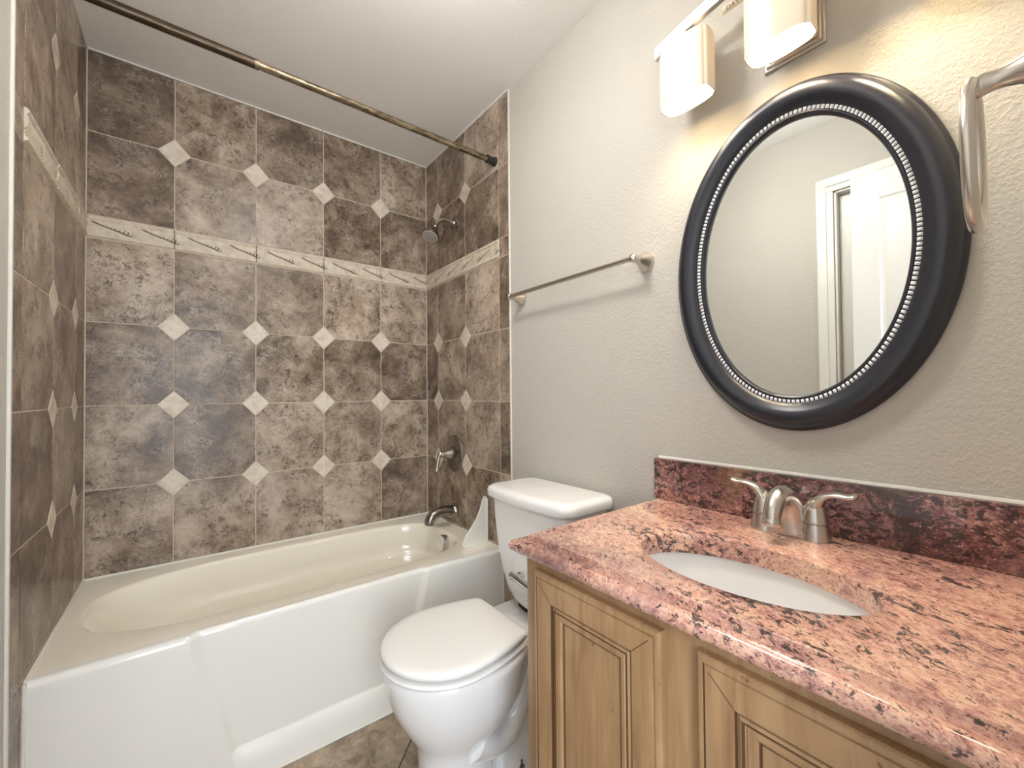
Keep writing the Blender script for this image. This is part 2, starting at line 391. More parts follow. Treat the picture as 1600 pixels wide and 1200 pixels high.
def border(name, to_world, u0, u1, parent, flip=False, phase=0.0, joints=()):
    """cast border strip with beaded rails and a running twist of leaves"""
    H = B1-B0-2*G; nu = max(8, int((u1-u0)/0.0026)); nv = 26; mb = MB(); cols = []; LAM = 0.157
    prof = []
    for j in range(nv+1):
        v = j/nv; prof.append(v)
    for i in range(nu+1):
        u = u0+(u1-u0)*i/nu
        for v in prof:
            uu = (u1-u if flip else u-u0)
            base = 0.010
            if v < 0.02 or v > 0.98: h = 0.004; ao = 1.0
            elif v < 0.16: h = base+0.004*sin(pi*(v-0.02)/0.14); ao = 1.0
            elif v > 0.80: h = base+0.006*sin(pi*(v-0.80)/0.18); ao = 1.0
            else:
                w = (v-0.16)/0.64                    # 0 bottom .. 1 top of the relief
                sft = 0.5-0.5*cos(pi*(1-w))
                ph = (uu/LAM+phase-0.80*sft) % 1.0
                env = sin(pi*w)**0.6
                dg = min(abs(ph-0.5), 1.0)           # groove in the middle of the period
                gr = math.exp(-(dg/(0.055+0.055*env))**2)
                rise = ph+0.5 if ph < 0.5 else ph-0.5
                side = sstep(0.52, 0.60, ph)*(1-sstep(0.70, 0.98, ph))
                fe = 0.5+0.5*sin(2*pi*(ph*11.0+2.2*w))
                fe = (1-fe)**2*side*(1-sstep(0.45, 0.8, w))
                ph2 = (uu/LAM+phase-0.30*sft+0.08) % 1.0
                tw = math.exp(-((ph2-0.12)/0.020)**2)*sstep(0.28, 0.42, w)*(1-sstep(0.55, 0.75, w))
                h = base-0.003+env*(0.0105*rise**0.8)*(1-0.85*gr)-0.0016*fe
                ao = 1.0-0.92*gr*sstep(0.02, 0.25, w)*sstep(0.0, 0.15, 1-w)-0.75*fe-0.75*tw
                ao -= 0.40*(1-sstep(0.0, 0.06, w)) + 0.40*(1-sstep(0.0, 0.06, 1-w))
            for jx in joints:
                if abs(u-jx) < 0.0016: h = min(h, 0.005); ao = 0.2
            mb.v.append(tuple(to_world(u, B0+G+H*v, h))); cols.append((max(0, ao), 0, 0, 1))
    n = nv+1
    for i in range(nu):
        for j in range(nv): mb.f.append((i*n+j, (i+1)*n+j, (i+1)*n+j+1, i*n+j+1)); mb.mi.append(0)
    # end caps back to the wall
    for i in (0, nu):
        base = len(mb.v); u = u0 if i == 0 else u1
        for j in range(n): mb.v.append(tuple(to_world(u, B0+G+H*prof[j], 0))); cols.append((1, 0, 0, 1))
        for j in range(nv): mb.f.append((i*n+j, i*n+j+1, base+j+1, base+j)); mb.mi.append(0)
    mb.col = cols
    return mb.build(name, LISTELLO, parent, smooth=0.9, recalc=False)
ROWS = [Z4-0.346, Z4, Z3, Z2, B0, B1, Z1, CEIL-0.004]
LOWROWS = [0.0, 0.171]+ROWS
NOBORDER = set()
# back wall
bc = [0.2844, 0.5985, 0.9126, 1.2267]
sp = list(zip([0.004]+bc, bc+[W-0.004]))
back_map = lambda u, z, d: Vector((u, 0.006-d, z))
tb = tile_wall('tile_surround', back_map, [(a, b, [0.40]+ROWS[1:] if False else [0.49]+ROWS[1:]) for a, b in sp], ROWS,
               [(u, z) for u in bc for z in (Z1, Z2, Z3, Z4)], wall_back, 11)
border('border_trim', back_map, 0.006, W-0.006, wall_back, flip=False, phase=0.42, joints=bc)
# right wall
rc = [-0.1466, -0.4607, -0.7748]; RE = -0.853
right_map = lambda u, z, d: Vector((W+0.004-d, u, z))
NOBORDER.add((RE, rc[2]))
tile_wall('tile_surround', right_map, [(rc[0], -0.001, LOWROWS), (rc[1], rc[0], LOWROWS), (rc[2], rc[1], LOWROWS), (RE, rc[2], LOWROWS)], ROWS,
          [(u, z) for u in rc[:2] for z in (Z1, Z2, Z3, Z4)], wall_right, 23)
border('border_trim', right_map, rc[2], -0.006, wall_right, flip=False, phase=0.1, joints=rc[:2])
m = MB(); m.box(W-0.002, W+0.004, RE-0.007, RE-0.0005, 0, CEIL, 0.0015); m.build('caulk_bead', CAULK, wall_right)
# left wall
lc = [-0.1698, -0.4839, -0.798]; LE = -0.872
left_map = lambda u, z, d: Vector((-0.004+d, u, z))
NOBORDER.add((LE, lc[2]))
tile_wall('tile_surround', left_map, [(lc[0], -0.001, LOWROWS), (lc[1], lc[0], LOWROWS), (lc[2], lc[1], LOWROWS), (LE, lc[2], LOWROWS)], ROWS,
          [(u, z) for u in lc[:2] for z in (Z1, Z2, Z3, Z4)], wall_left, 37)
border('border_trim', left_map, lc[2], -0.006, wall_left, flip=False, phase=0.3, joints=lc[:2])
m = MB(); m.box(-0.004, 0.003, LE-0.012, LE-0.0005, 0, CEIL, 0.0015); m.build('caulk_bead', CAULK, wall_left)
# grout bed behind the side tiles (thin)
for nm, x0, x1, ye, par in (('grout_bed', W-0.0008, W+0.0041, RE, wall_right), ('grout_bed', -0.0041, 0.0008, LE, wall_left)):
    m = MB(); m.box(x0, x1, ye, 0.0, 0, CEIL-0.001); m.build(nm, GROUT, par, smooth=0)
# white caulk line between tile and ceiling
m = MB()
m.box(0, W, -0.007, 0.001, CEIL-0.007, CEIL, 0.002); m.box(W-0.007, W+0.001, RE, 0, CEIL-0.006, CEIL, 0.002); m.box(-0.001, 0.007, LE, 0, CEIL-0.006, CEIL, 0.002)
m.build('caulk_bead', CAULK, ceiling)

# ------------------------------------------------------------------ door leaf, closet door and casings (seen in the mirror)
def panel_door(name, to_world, w, h, mats):
    """two-panel moulded door leaf; to_world(u along width, v up, d depth outwards)"""
    mb = MB()
    def q(a, b, c, d, d0): mb.add([to_world(a, c, d0), to_world(b, c, d0), to_world(b, d, d0), to_world(a, d, d0)], [(0, 1, 2, 3)])
    st = 0.105; panels = [(st, w-st, 0.22, 0.98), (st, w-st, 1.13, h-0.13)]
    T = 0.0
    q(0, st, 0, h, T); q(w-st, w, 0, h, T); q(st, w-st, 0, 0.22, T); q(st, w-st, 0.98, 1.13, T); q(st, w-st, h-0.13, h, T)
    for a, b, c, d in panels:
        R = lambda k, dd: [to_world(a+k, c+k, dd), to_world(b-k, c+k, dd), to_world(b-k, d-k, dd), to_world(a+k, d-k, dd)]
        mb.loft([R(0, 0), R(0.006, -0.009), R(0.018, -0.011), R(0.045, -0.003)], cap0=False)
    bk = -0.035
    mb.add([to_world(0, 0, 0), to_world(w, 0, 0), to_world(w, h, 0), to_world(0, h, 0), to_world(0, 0, bk), to_world(w, 0, bk), to_world(w, h, bk), to_world(0, h, bk)],
           [(0, 1, 5, 4), (1, 2, 6, 5), (2, 3, 7, 6), (3, 0, 4, 7), (4, 5, 6, 7)])
    return mb.build(name, mats, None, smooth=0.3)
def casing(name, parts, parent=None):
    mb = MB()
    for p in parts: mb.box(*p, b=0.003)
    return struct(mb.build(name, WHITE_PAINT, parent))
# closet door in the left wall
d2 = struct(panel_door('door_2', lambda u, v, d: Vector((-0.045+d, CY0-0.014-u, 0.012+v)), (CY0-CY1)-0.028, CZ-0.03, WHITE_PAINT))
cw = 0.075
casing('trim_1', [(-0.004, 0.008, CY0, CY0+0.032, 0, CZ+0.001), (-0.004, 0.014, CY0+0.030, CY0+cw, 0, CZ+0.0305), (-0.004, 0.008, CY1-0.07, CY1, 0, CZ+0.031), (-0.004, 0.0083, CY1-0.001, CY0+0.032, CZ, CZ+0.032), (-0.004, 0.014, CY1-0.07, CY0+cw, CZ+0.030, CZ+cw),
                  (-0.12, -0.003, CY0-0.012, CY0, 0, CZ), (-0.12, -0.003, CY1, CY1+0.012, 0, CZ), (-0.12, -0.003, CY1, CY0, CZ-0.012, CZ)])
# entry door leaf, swung open against the left wall
la = math.radians(2.0)
HX, HY = 0.082, FRONT+0.012
def leaf_map(u, v, d):
    return Vector((HX+d*cos(la)+u*sin(la)*0.0, HY+u, 0.012+v))
d1 = struct(panel_door('door_1', leaf_map, 0.60, 2.29, WHITE_PAINT))
m = MB()
kz = 1.03
m.lathe([(0.027, 0.0), (0.027, 0.006), (0.011, 0.010), (0.010, 0.030), (0.024, 0.040), (0.028, 0.052), (0.022, 0.064), (0.0, 0.067)], (HX, HY+0.54, kz), (1, 0, 0))
m.build('door_knob', NICKEL, d1)
# jamb of the entry doorway
casing('trim_2', [(DX0, DX0+0.015, FRONT-0.12, FRONT, 0, DZ), (DX1-0.015, DX1, FRONT-0.12, FRONT, 0, DZ), (DX0, DX1, FRONT-0.12, FRONT, DZ-0.015, DZ),
                  (DX1, DX1+0.06, FRONT, FRONT+0.012, 0, DZ+0.06), (DX0, DX1, FRONT, FRONT+0.012, DZ, DZ+0.06)])

# ------------------------------------------------------------------ bathtub
RIM = 0.505
TX0, TX1, TY1 = 0.004, W-0.004, -0.001
tub = thing('bathtub', 'white alcove bathtub with cream basin below the tiled walls', 'bathtub', (W/2, -0.4, 0))
NB = 128
def opening(k_in, z, ex=(3.0, 4.0)):
    """rounded basin outline inset by k_in from the opening edge: left end fuller, right end squarer"""
    x0, x1, y0, y1 = 0.062+k_in[0], 1.432-k_in[1], -0.662+k_in[2], -0.088-k_in[3]
    cx, cy = (x0+x1)/2, (y0+y1)/2; hx, hy = (x1-x0)/2, (y1-y0)/2; out = []
    for j in range(NB):
        t = 2*pi*(j+0.5)/NB; c, s = cos(t), sin(t)
        e = 2/(ex[0] if c < 0 else ex[1])
        out.append(Vector((cx+hx*math.copysign(abs(c)**e, c), cy+hy*math.copysign(abs(s)**e, s), z)))
    return out
def rect_ring(x0, x1, y0, y1, z, ref):
    cx, cy = (x0+x1)/2, (y0+y1)/2; hx, hy = (x1-x0)/2, (y1-y0)/2; out = []
    for p in ref:
        dx, dy = (p.x-0.747)/0.685, (p.y+0.375)/0.287
        k = max(abs(dx), abs(dy)); out.append(Vector((cx+hx*dx/k, cy+hy*dy/k, z)))
    # snap the nearest points to the true corners
    for X in (x0, x1):
        for Y in (y0, y1):
            q = min(out, key=lambda p: (p.x-X)**2+(p.y-Y)**2); q.x, q.y = X, Y
    return out
op = opening((0, 0, 0, 0), RIM)
APY = -0.735
rings = [rect_ring(TX0, TX1, APY, TY1, RIM-0.03, op), rect_ring(TX0, TX1, APY, TY1, RIM, op), opening((-0.010, -0.010, -0.010, -0.010), RIM)]
rings += [opening((-0.004,)*4, RIM-0.0015), opening((0.002, 0.002, 0.002, 0.002), RIM-0.007), opening((0.012, 0.005, 0.008, 0.006), RIM-0.022),
          opening((0.06, 0.014, 0.020, 0.018), RIM-0.10), opening((0.075, 0.018, 0.024, 0.022), RIM-0.135), opening((0.085, 0.024, 0.040, 0.040), RIM-0.150), opening((0.10, 0.030, 0.052, 0.052), RIM-0.162),
          opening((0.16, 0.045, 0.062, 0.062), RIM-0.26), opening((0.22, 0.07, 0.08, 0.08), RIM-0.345), opening((0.27, 0.10, 0.11, 0.11), RIM-0.375), opening((0.36, 0.2, 0.18, 0.18), RIM-0.388)]
mb = MB(); mb.loft(rings[::-1], cap1=False, cap0=True); mb.build('basin', BASIN, tub, smooth=1.0)
# apron with recessed centre panel and swept toe
XL = [(0.0, 0.455), (0.069, 0.455), (0.10, 0.455), (0.155, 0.446), (0.248, 0.421), (0.332, 0.388), (0.41, 0.367), (0.476, 0.352), (0.6, 0.350)]
def ap_y(x, z):
    ye = lerp(-0.782, -0.766, min(1, z/RIM))-0.020*sstep(1.17, 1.45, x)
    xl = interp(XL, z); xr = 1.135-(xl-0.35)*1.0
    msk = sstep(xl-0.016, xl+0.016, x)*(1-sstep(xr-0.016, xr+0.016, x))
    rec = 0.016*msk
    y = ye+rec
    if z < 0.10:
        tm = sstep(xl-0.012, xl+0.010, x)*(1-sstep(xr-0.010, xr+0.012, x))
        t = 1-z/0.10
        y -= tm*0.026*sqrt(max(0, 1-(1-t)**2))
    return y
rows = [0.0, 0.006, 0.014, 0.024, 0.034, 0.045, 0.056, 0.066, 0.076, 0.086, 0.094, 0.099, 0.103, 0.108]+[0.115+i*0.0135 for i in range(27)]
rows = [z for z in rows if z < RIM-0.018]+[RIM-0.018]
xs = [TX0+(TX1-TX0)*i/220 for i in range(221)]
mb = MB(); ap = []
for z in rows: ap.append([Vector((x, ap_y(x, z), z)) for x in xs])
for a in (15, 35, 55, 75, 90):
    a = math.radians(a); ap.append([Vector((x, ap_y(x, RIM-0.018)+0.018*(1-cos(a)), RIM-0.018+0.018*sin(a))) for x in xs])
ap.append([Vector((x, APY, RIM)) for x in xs])
mb.loft(ap, closed=False); mb.build('apron', ACRYLIC, tub, smooth=1.0)
# caulk along the walls and the apron ends
mb = MB()
mb.tube([(TX0+0.002, -0.003, RIM+0.002), (TX1-0.002, -0.003, RIM+0.002)], 0.005, 8)
mb.tube([(TX0, -0.003, RIM+0.002), (TX0, -0.76, RIM+0.002)], 0.005, 8); mb.tube([(TX1, -0.003, RIM+0.002), (TX1, -0.78, RIM+0.002)], 0.005, 8)
mb.tube([(TX0+0.001, -0.768, RIM), (TX0+0.001, -0.786, 0.003)], 0.005, 8); mb.tube([(TX1-0.001, -0.790, RIM-0.01), (TX1-0.001, -0.806, 0.003)], 0.004, 8)
mb.tube([(TX0, -0.797, 0.002), (TX1, -0.797, 0.002)], 0.005, 8)
mb.build('caulk_bead', CAULK, tub)
# overflow plate on the drain end
mb = MB(); mb.lathe([(0.039, -0.012), (0.040, 0.0), (0.040, 0.018), (0.037, 0.022), (0.0, 0.023)], (1.412, -0.408, 0.452), (-1, 0, 0.14), sc=(1.1, 1)); mb.build('overflow_plate', CHROME, tub)
mb = MB(); mb.lathe([(0.036, -0.004), (0.036, 0.003), (0.028, 0.006), (0.010, 0.004), (0.0, 0.012)], (1.17, -0.375, 0.119), (0, 0, 1)); mb.build('drain', CHROME, tub)

# splash guard fin in the tub corner
sg = []
prof = [(1.519, 0.0), (1.519, 0.218), (1.514, 0.226), (1.505, 0.226), (1.498, 0.212), (1.482, 0.165), (1.458, 0.120), (1.425, 0.080), (1.396, 0.050), (1.380, 0.022), (1.378, 0.006), (1.384, 0.0)]
mb = MB(); y0 = -0.655
mb.loft([[Vector((x, y0+dy, RIM+0.0005+z)) for x, z in prof] for dy in (-0.006, 0.006)])
mb.box(1.386, 1.519, y0-0.014, y0+0.014, RIM+0.0002, RIM+0.005, 0.002); mb.box(1.513, 1.5195, y0-0.016, y0+0.012, RIM+0.0002, RIM+0.218, 0.002)
tag(mb.build('splash_guard', ACRYLIC, None), 'white curved splash guard fin on the tub rim corner by the tiled wall', 'splash guard')

# ------------------------------------------------------------------ shower fittings
sp_t = thing('tub_spout', 'chrome tub spout on the tiled wall above the bathtub', 'faucet', (W, -0.335, 0.585))
mb = MB(); mb.lathe([(0.040, 0.0), (0.041, 0.005), (0.036, 0.010), (0.031, 0.022), (0.028, 0.04)], (W-0.001, -0.335, 0.588), (-1, 0, 0.0), sc=(1.1, 1)); mb.build('flange', DARKNICKEL, sp_t)
pth = spline([(W-0.02, -0.335, 0.594), (W-0.07, -0.335, 0.599), (W-0.110, -0.335, 0.596), (W-0.140, -0.335, 0.584), (W-0.156, -0.335, 0.562), (W-0.160, -0.335, 0.540)], 22)
mb = MB(); mb.tube(pth, [lerp(0.029, 0.026, i/21) for i in range(22)], 24); mb.build('spout', DARKNICKEL, sp_t, smooth=1.0)
mb = MB(); mb.lathe([(0.004, 0), (0.004, 0.014), (0.008, 0.017), (0.008, 0.026), (0, 0.028)], (W-0.140, -0.335, 0.592), (-0.3, 0, 1), 12); mb.build('diverter_knob', DARKNICKEL, sp_t)

vt = thing('shower_valve', 'round nickel shower valve with lever handle above the tub spout', 'shower valve', (W, -0.335, 0.911))
mb = MB(); mb.lathe([(0.094, 0.0), (0.094, 0.004), (0.090, 0.009), (0.078, 0.0115), (0.050, 0.014), (0.034, 0.018), (0.033, 0.030), (0.0, 0.031)], (W-0.001, -0.340, 0.911), (-1, 0, 0), 48, sc=(1.12, 0.95)); mb.build('escutcheon', DARKNICKEL, vt)
mb = MB(); mb.lathe([(0.030, 0.028), (0.029, 0.036), (0.022, 0.055), (0.017, 0.078), (0.017, 0.086), (0.014, 0.090)], (W, -0.340, 0.911), (-1, 0, 0)); mb.build('valve_hub', NICKEL, vt)
hp = spline([(W-0.085, -0.340, 0.918), (W-0.097, -0.338, 0.912), (W-0.106, -0.336, 0.880), (W-0.112, -0.335, 0.835), (W-0.114, -0.335, 0.820)], 16)
mb = MB(); mb.tube(hp, [0.013, 0.014, 0.0145, 0.0135, 0.012, 0.0108, 0.0098, 0.0092, 0.009, 0.0088, 0.009, 0.0093, 0.0098, 0.0102, 0.0095, 0.006], 16); mb.build('lever_handle', NICKEL, vt, smooth=1.0)

sh = thing('wall_shower', 'nickel shower head on a short bent arm from the tiled wall', 'shower head', (W, -0.36, 2.205))
mb = MB(); mb.lathe([(0.038, 0.0), (0.038, 0.004), (0.033, 0.009), (0.018, 0.013), (0.014, 0.02)], (W-0.001, -0.36, 2.205), (-1, 0, 0), sc=(1.1, 1)); mb.build('flange', DARKNICKEL, sh)
arm = spline([(W-0.005, -0.36, 2.205), (W-0.05, -0.36, 2.212), (W-0.09, -0.36, 2.204), (W-0.118, -0.362, 2.178), (W-0.132, -0.364, 2.158)], 20)
mb = MB(); mb.tube(arm, 0.0115, 16); mb.build('shower_arm', NICKEL, sh, smooth=1.0)
ax = Vector((-0.47, -0.26, -0.84)).normalized(); o = Vector((W-0.128, -0.363, 2.164))
mb = MB(); mb.lathe([(0.012, 0.0), (0.017, 0.002), (0.017, 0.010), (0.014, 0.012), (0.018, 0.014), (0.019, 0.020), (0.015, 0.024), (0.020, 0.032), (0.030, 0.048), (0.039, 0.066), (0.046, 0.082), (0.049, 0.090), (0.048, 0.096), (0.044, 0.098), (0.0, 0.097)], o, ax, 40); hd = mb.build('head_body', DARKNICKEL, sh)
mb = MB(); mb.lathe([(0.043, 0.096), (0.0425, 0.1005), (0.038, 0.102), (0.0, 0.1025)], o, ax, 40)
a, b = frame(ax)
for r, k in ((0.008, 6), (0.018, 11), (0.028, 16), (0.0365, 22)):
    for i in range(k):
        t = 2*pi*i/k+r*40
        mb.lathe([(0.0024, 0.1015), (0.0018, 0.1050), (0.0, 0.1055)], o+a*(r*cos(t))+b*(r*sin(t)), ax, 6, mi=1)
mb.build('spray_face', [SPRAYFACE, NOZZLE], hd)

# curtain rod
rod = thing('curtain_rod', 'bronze shower curtain rod across the tub alcove just below the ceiling', 'curtain rod', (W/2, -0.75, 2.38))
RY0, RZ0 = -0.75, 2.380
mb = MB(); mb.tube([(0.03, RY0, RZ0), (0.516, RY0, RZ0)], 0.0158, 24); mb.build('outer_tube', ROD_D, rod, smooth=1.0)
mb = MB(); mb.lathe([(0.0128, 0), (0.0163, 0.0005), (0.0163, 0.012), (0.0128, 0.013)], (0.512, RY0, RZ0), (1, 0, 0), 24); mb.build('joint_ring', ROD_L, rod)
mb = MB(); mb.tube([(0.50, RY0, RZ0), (W-0.03, RY0, RZ0)], 0.0132, 24); mb.build('inner_tube', ROD_L, rod, smooth=1.0)
for x, d in ((W-0.0025, -1), (0.0035, 1)):
    mb = MB(); mb.lathe([(0.0, 0.0), (0.021, 0.0), (0.021, 0.012), (0.0175, 0.020), (0.0175, 0.044), (0.020, 0.046), (0.020, 0.050), (0.013, 0.052)], (x, RY0, RZ0), (d, 0, 0), 24); mb.build('end_cap', BLACKRUB, rod)

# ------------------------------------------------------------------ toilet
TC = -1.232
toi = thing('toilet', 'white two-piece toilet with closed lid between tub and vanity', 'toilet', (1.15, TC, 0))
def egg(xf, xb, hw, z, n=96, back=None, xm=None, flat=0.0):
    """oval outline: front tip xf, back xb, half width hw; back=half width of the straight back edge"""
    xm = xm if xm is not None else xf+(xb-xf)*0.54; out = []
    for j in range(n):
        t = 2*pi*j/n; c, s = cos(t), sin(t)
        if c <= 0: x = xm+(xm-xf)*c; y = hw*math.copysign(abs(s)**0.94, s)
        else:
            e = 0.50 if back else 1.0
            x = xm+(xb-xm)*(abs(c)**e); y = hw*math.copysign(abs(s)**(1.0 if not back else 0.58), s)
            if back: y *= lerp(1.0, back, sstep(0, 0.9, c))
        out.append(Vector((x, TC+y, z)))
    return out
def lid_ring(k, z, xf=0.776, xb=1.192, hw=0.189, bk=0.745):
    """seat / lid outline inset by k: round nose, sides drawing in to a straight back edge with rounded corners"""
    xf, xb, hw = xf+k, xb-k, hw-k; xm = xf+0.46*(xb-xf); out = []
    wid = lambda x: hw*(1-(1-bk)*((x-xm)/(xb-xm))**1.8)
    for i in range(49):                                  # nose, from +y round to -y
        t = math.radians(90+180*i/48); out.append(Vector((xm+(xm-xf)*cos(t), TC+hw*sin(t), z)))
    r = 0.024; xs = [xm+(xb-r-xm)*i/20 for i in range(1, 21)]
    for x in xs: out.append(Vector((x, TC-wid(x), z)))
    we = wid(xb-r)
    for i in range(1, 9):
        a = math.radians(90*i/8); out.append(Vector((xb-r+r*sin(a), TC-we+r*(1-cos(a))*0.95+0.006*i/8, z)))
    yb = we-0.95*r-0.006
    for i in range(1, 10): out.append(Vector((xb, TC-yb+2*yb*i/10, z)))
    for i in range(8, -1, -1):
        a = math.radians(90*i/8); out.append(Vector((xb-r+r*sin(a), TC+we-r*(1-cos(a))*0.95-0.006*i/8, z)))
    for x in xs[-2::-1]: out.append(Vector((x, TC+wid(x), z)))
    return out
# bowl with pedestal
mb = MB()
prof = [(0.880, 1.13, 0.113, 0.0), (0.880, 1.13, 0.113, 0.012), (0.887, 1.12, 0.107, 0.03), (0.889, 1.12, 0.104, 0.09), (0.885, 1.12, 0.105, 0.155), (0.880, 1.13, 0.109, 0.185),
        (0.874, 1.14, 0.115, 0.200), (0.864, 1.17, 0.126, 0.220), (0.840, 1.20, 0.146, 0.258), (0.815, 1.235, 0.164, 0.305), (0.797, 1.25, 0.176, 0.352), (0.787, 1.255, 0.182, 0.395),
        (0.782, 1.26, 0.184, 0.425), (0.785, 1.26, 0.182, 0.440), (0.793, 1.255, 0.176, 0.445)]
mb.loft([egg(a, b, h, z) for a, b, h, z in prof]); bowl = mb.build('bowl', CERAMIC, toi, smooth=1.2)
# rear body, deck and trapway
def rrect(x0, x1, hy, z, r=0.03, n=8, bow=0.0, yc=TC):
    out = []
    for cx, cy, a0 in ((x1-r, yc+hy-r, 0), (x0+r, yc+hy-r, 90), (x0+r, yc-hy+r, 180), (x1-r, yc-hy+r, 270)):
        for i in range(n+1):
            a = math.radians(a0+90*i/n); x = cx+r*cos(a); y = cy+r*sin(a)
            t = (y-yc)/hy
            if x < (x0+x1)/2: x -= bow*(1-t*t)
            out.append(Vector((x, y, z)))
    # extra points along the bowed front
    res = []
    for i, p in enumerate(out):
        q = out[(i+1) % len(out)]; res.append(p)
        k = 6
        for j in range(1, k):
            t = j/k; w = p.lerp(q, t)
            if p.x < (x0+x1)/2 and q.x < (x0+x1)/2 and abs(p.y-q.y) > 0.05:
                tt = (w.y-yc)/hy; t0 = (p.y-yc)/hy; w.x = lerp(p.x+bow*(1-t0*t0), q.x+bow*(1-((q.y-yc)/hy)**2), t)-bow*(1-tt*tt)
            res.append(w)
    return res
mb = MB()
mb.loft([rrect(1.10, 1.50, 0.118, z, 0.03) for z in (0.0, 0.020)]+[rrect(1.11, 1.49, 0.108, 0.030, 0.03), rrect(1.12, 1.48, 0.075, 0.045, 0.03), rrect(1.13, 1.475, 0.062, 0.10, 0.03), rrect(1.14, 1.47, 0.058, 0.22, 0.03),
         rrect(1.14, 1.475, 0.070, 0.32, 0.03), rrect(1.13, 1.49, 0.105, 0.375, 0.03), rrect(1.12, 1.495, 0.125, 0.405, 0.03), rrect(1.115, 1.497, 0.130, 0.440, 0.03), rrect(1.12, 1.493, 0.126, 0.446, 0.03)])
mb.build('rear_body', CERAMIC, toi, smooth=1.0)
tw = spline([(1.02, TC, 0.20), (1.10, TC, 0.15), (1.18, TC, 0.155), (1.235, TC, 0.235), (1.28, TC, 0.33), (1.34, TC, 0.35), (1.385, TC, 0.27), (1.40, TC, 0.12), (1.40, TC, 0.02)], 48)
mb = MB(); mb.tube(tw, [lerp(0.10, 0.066, min(1, i/14)) for i in range(48)], 24, flat=[(0.8, 1.32)]*48, ref=(0, 0, 1)); mb.build('trapway', CERAMIC, toi, smooth=1.2)
# seat and lid
mb = MB()
mb.loft([lid_ring(0.040, 0.4455), lid_ring(0.034, 0.4515), lid_ring(0.002, 0.4540), lid_ring(-0.002, 0.459), lid_ring(0.001, 0.465), lid_ring(0.008, 0.4685), lid_ring(0.045, 0.4695)]); mb.build('seat', SEATPL, toi, smooth=1.0)
mb = MB()
mb.loft([lid_ring(0.045, 0.4697), lid_ring(0.040, 0.4745), lid_ring(0.004, 0.4765), lid_ring(0.0, 0.482), lid_ring(0.002, 0.4915), lid_ring(0.010, 0.4965), lid_ring(0.030, 0.4985), lid_ring(0.075, 0.4995)]); mb.build('lid', SEATPL, toi, smooth=0.9)
for s in (-1, 1):
    mb = MB(); mb.tube([(1.197, TC+s*0.085-0.022, 0.465), (1.197, TC+s*0.085+0.022, 0.465)], 0.014, 16); mb.box(1.185, 1.225, TC+s*0.085-0.02, TC+s*0.085+0.02, 0.4455, 0.458, 0.004); mb.build('hinge', SEATPL, toi)
mb = MB()
for i in range(4): mb.box(1.236, 1.2385, TC+0.012-0.0105*i-0.006-0.0, TC+0.012-0.0105*i+0.0015, 0.4460, 0.4464)
mb.build('printed_mark', DARKGAP, toi, smooth=0)
# tank
TKC = -1.243
mb = MB()
tk = lambda x0, x1, hy, z, r, b: rrect(x0, x1, hy, z, r, 8, b, TKC)
mb.loft([tk(1.335, 1.485, 0.115, 0.452, 0.045, 0.02), tk(1.318, 1.492, 0.135, 0.475, 0.05, 0.022), tk(1.304, 1.498, 0.158, 0.52, 0.05, 0.022), tk(1.296, 1.50, 0.178, 0.585, 0.045, 0.022), tk(1.290, 1.502, 0.194, 0.66, 0.045, 0.022),
         tk(1.286, 1.503, 0.207, 0.76, 0.042, 0.022), tk(1.284, 1.503, 0.213, 0.843, 0.04, 0.022)])
tank = mb.build('tank', CERAMIC, toi, smooth=1.0)
mb = MB(); mb.loft([tk(1.33, 1.488, 0.118, 0.4465, 0.04, 0.02), tk(1.33, 1.488, 0.118, 0.4535, 0.04, 0.02)]); mb.build('gasket', DARKGAP, toi)
mb = MB()
mb.loft([tk(1.283, 1.506, 0.214, 0.8435, 0.04, 0.022), tk(1.270, 1.512, 0.228, 0.846, 0.045, 0.024), tk(1.266, 1.514, 0.232, 0.853, 0.045, 0.024), tk(1.266, 1.514, 0.232, 0.872, 0.045, 0.024), tk(1.270, 1.512, 0.228, 0.882, 0.045, 0.024), tk(1.282, 1.504, 0.216, 0.888, 0.042, 0.024), tk(1.30, 1.49, 0.195, 0.8895, 0.04, 0.02)])
mb.build('tank_lid', CERAMIC, toi, smooth=0.9)
# raised boss and trip lever on the tank front
mb = MB(); mb.loft([[Vector((x, TKC+0.002+y*k, 0.588+z*k)) for y, z in [(0.055*cos(2*pi*j/40)+0.0, 0.075*sin(2*pi*j/40)) for j in range(40)]] for x, k in ((1.295, 1.0), (1.273, 1.0), (1.2695, 0.96), (1.268, 0.9))]); mb.build('lever_boss', CERAMIC, tank, smooth=1.0)
lv = MB(); lv.lathe([(0.016, 0.0), (0.016, 0.010), (0.012, 0.014), (0.012, 0.020), (0.015, 0.022), (0.015, 0.032), (0.0, 0.034)], (1.268, TKC, 0.600), (-1, 0, 0), 24)
lv.tube(spline([(1.241, TKC+0.024, 0.602), (1.240, TKC-0.02, 0.600), (1.243, TKC-0.06, 0.592), (1.244, TKC-0.085, 0.588)], 14), 0.0135, 16); lv.build('trip_lever', CHROME, toi)
# floor bolts
for s in (-1, 1):
    mb = MB(); mb.lathe([(0.014, 0.0), (0.014, 0.002), (0.010, 0.003), (0.010, 0.008), (0.004, 0.009), (0.0035, 0.026), (0, 0.027)], (1.195, TC+s*0.094, 0.029), (0, 0, 1), 16); mb.build('floor_bolt', DARKNICKEL, toi)

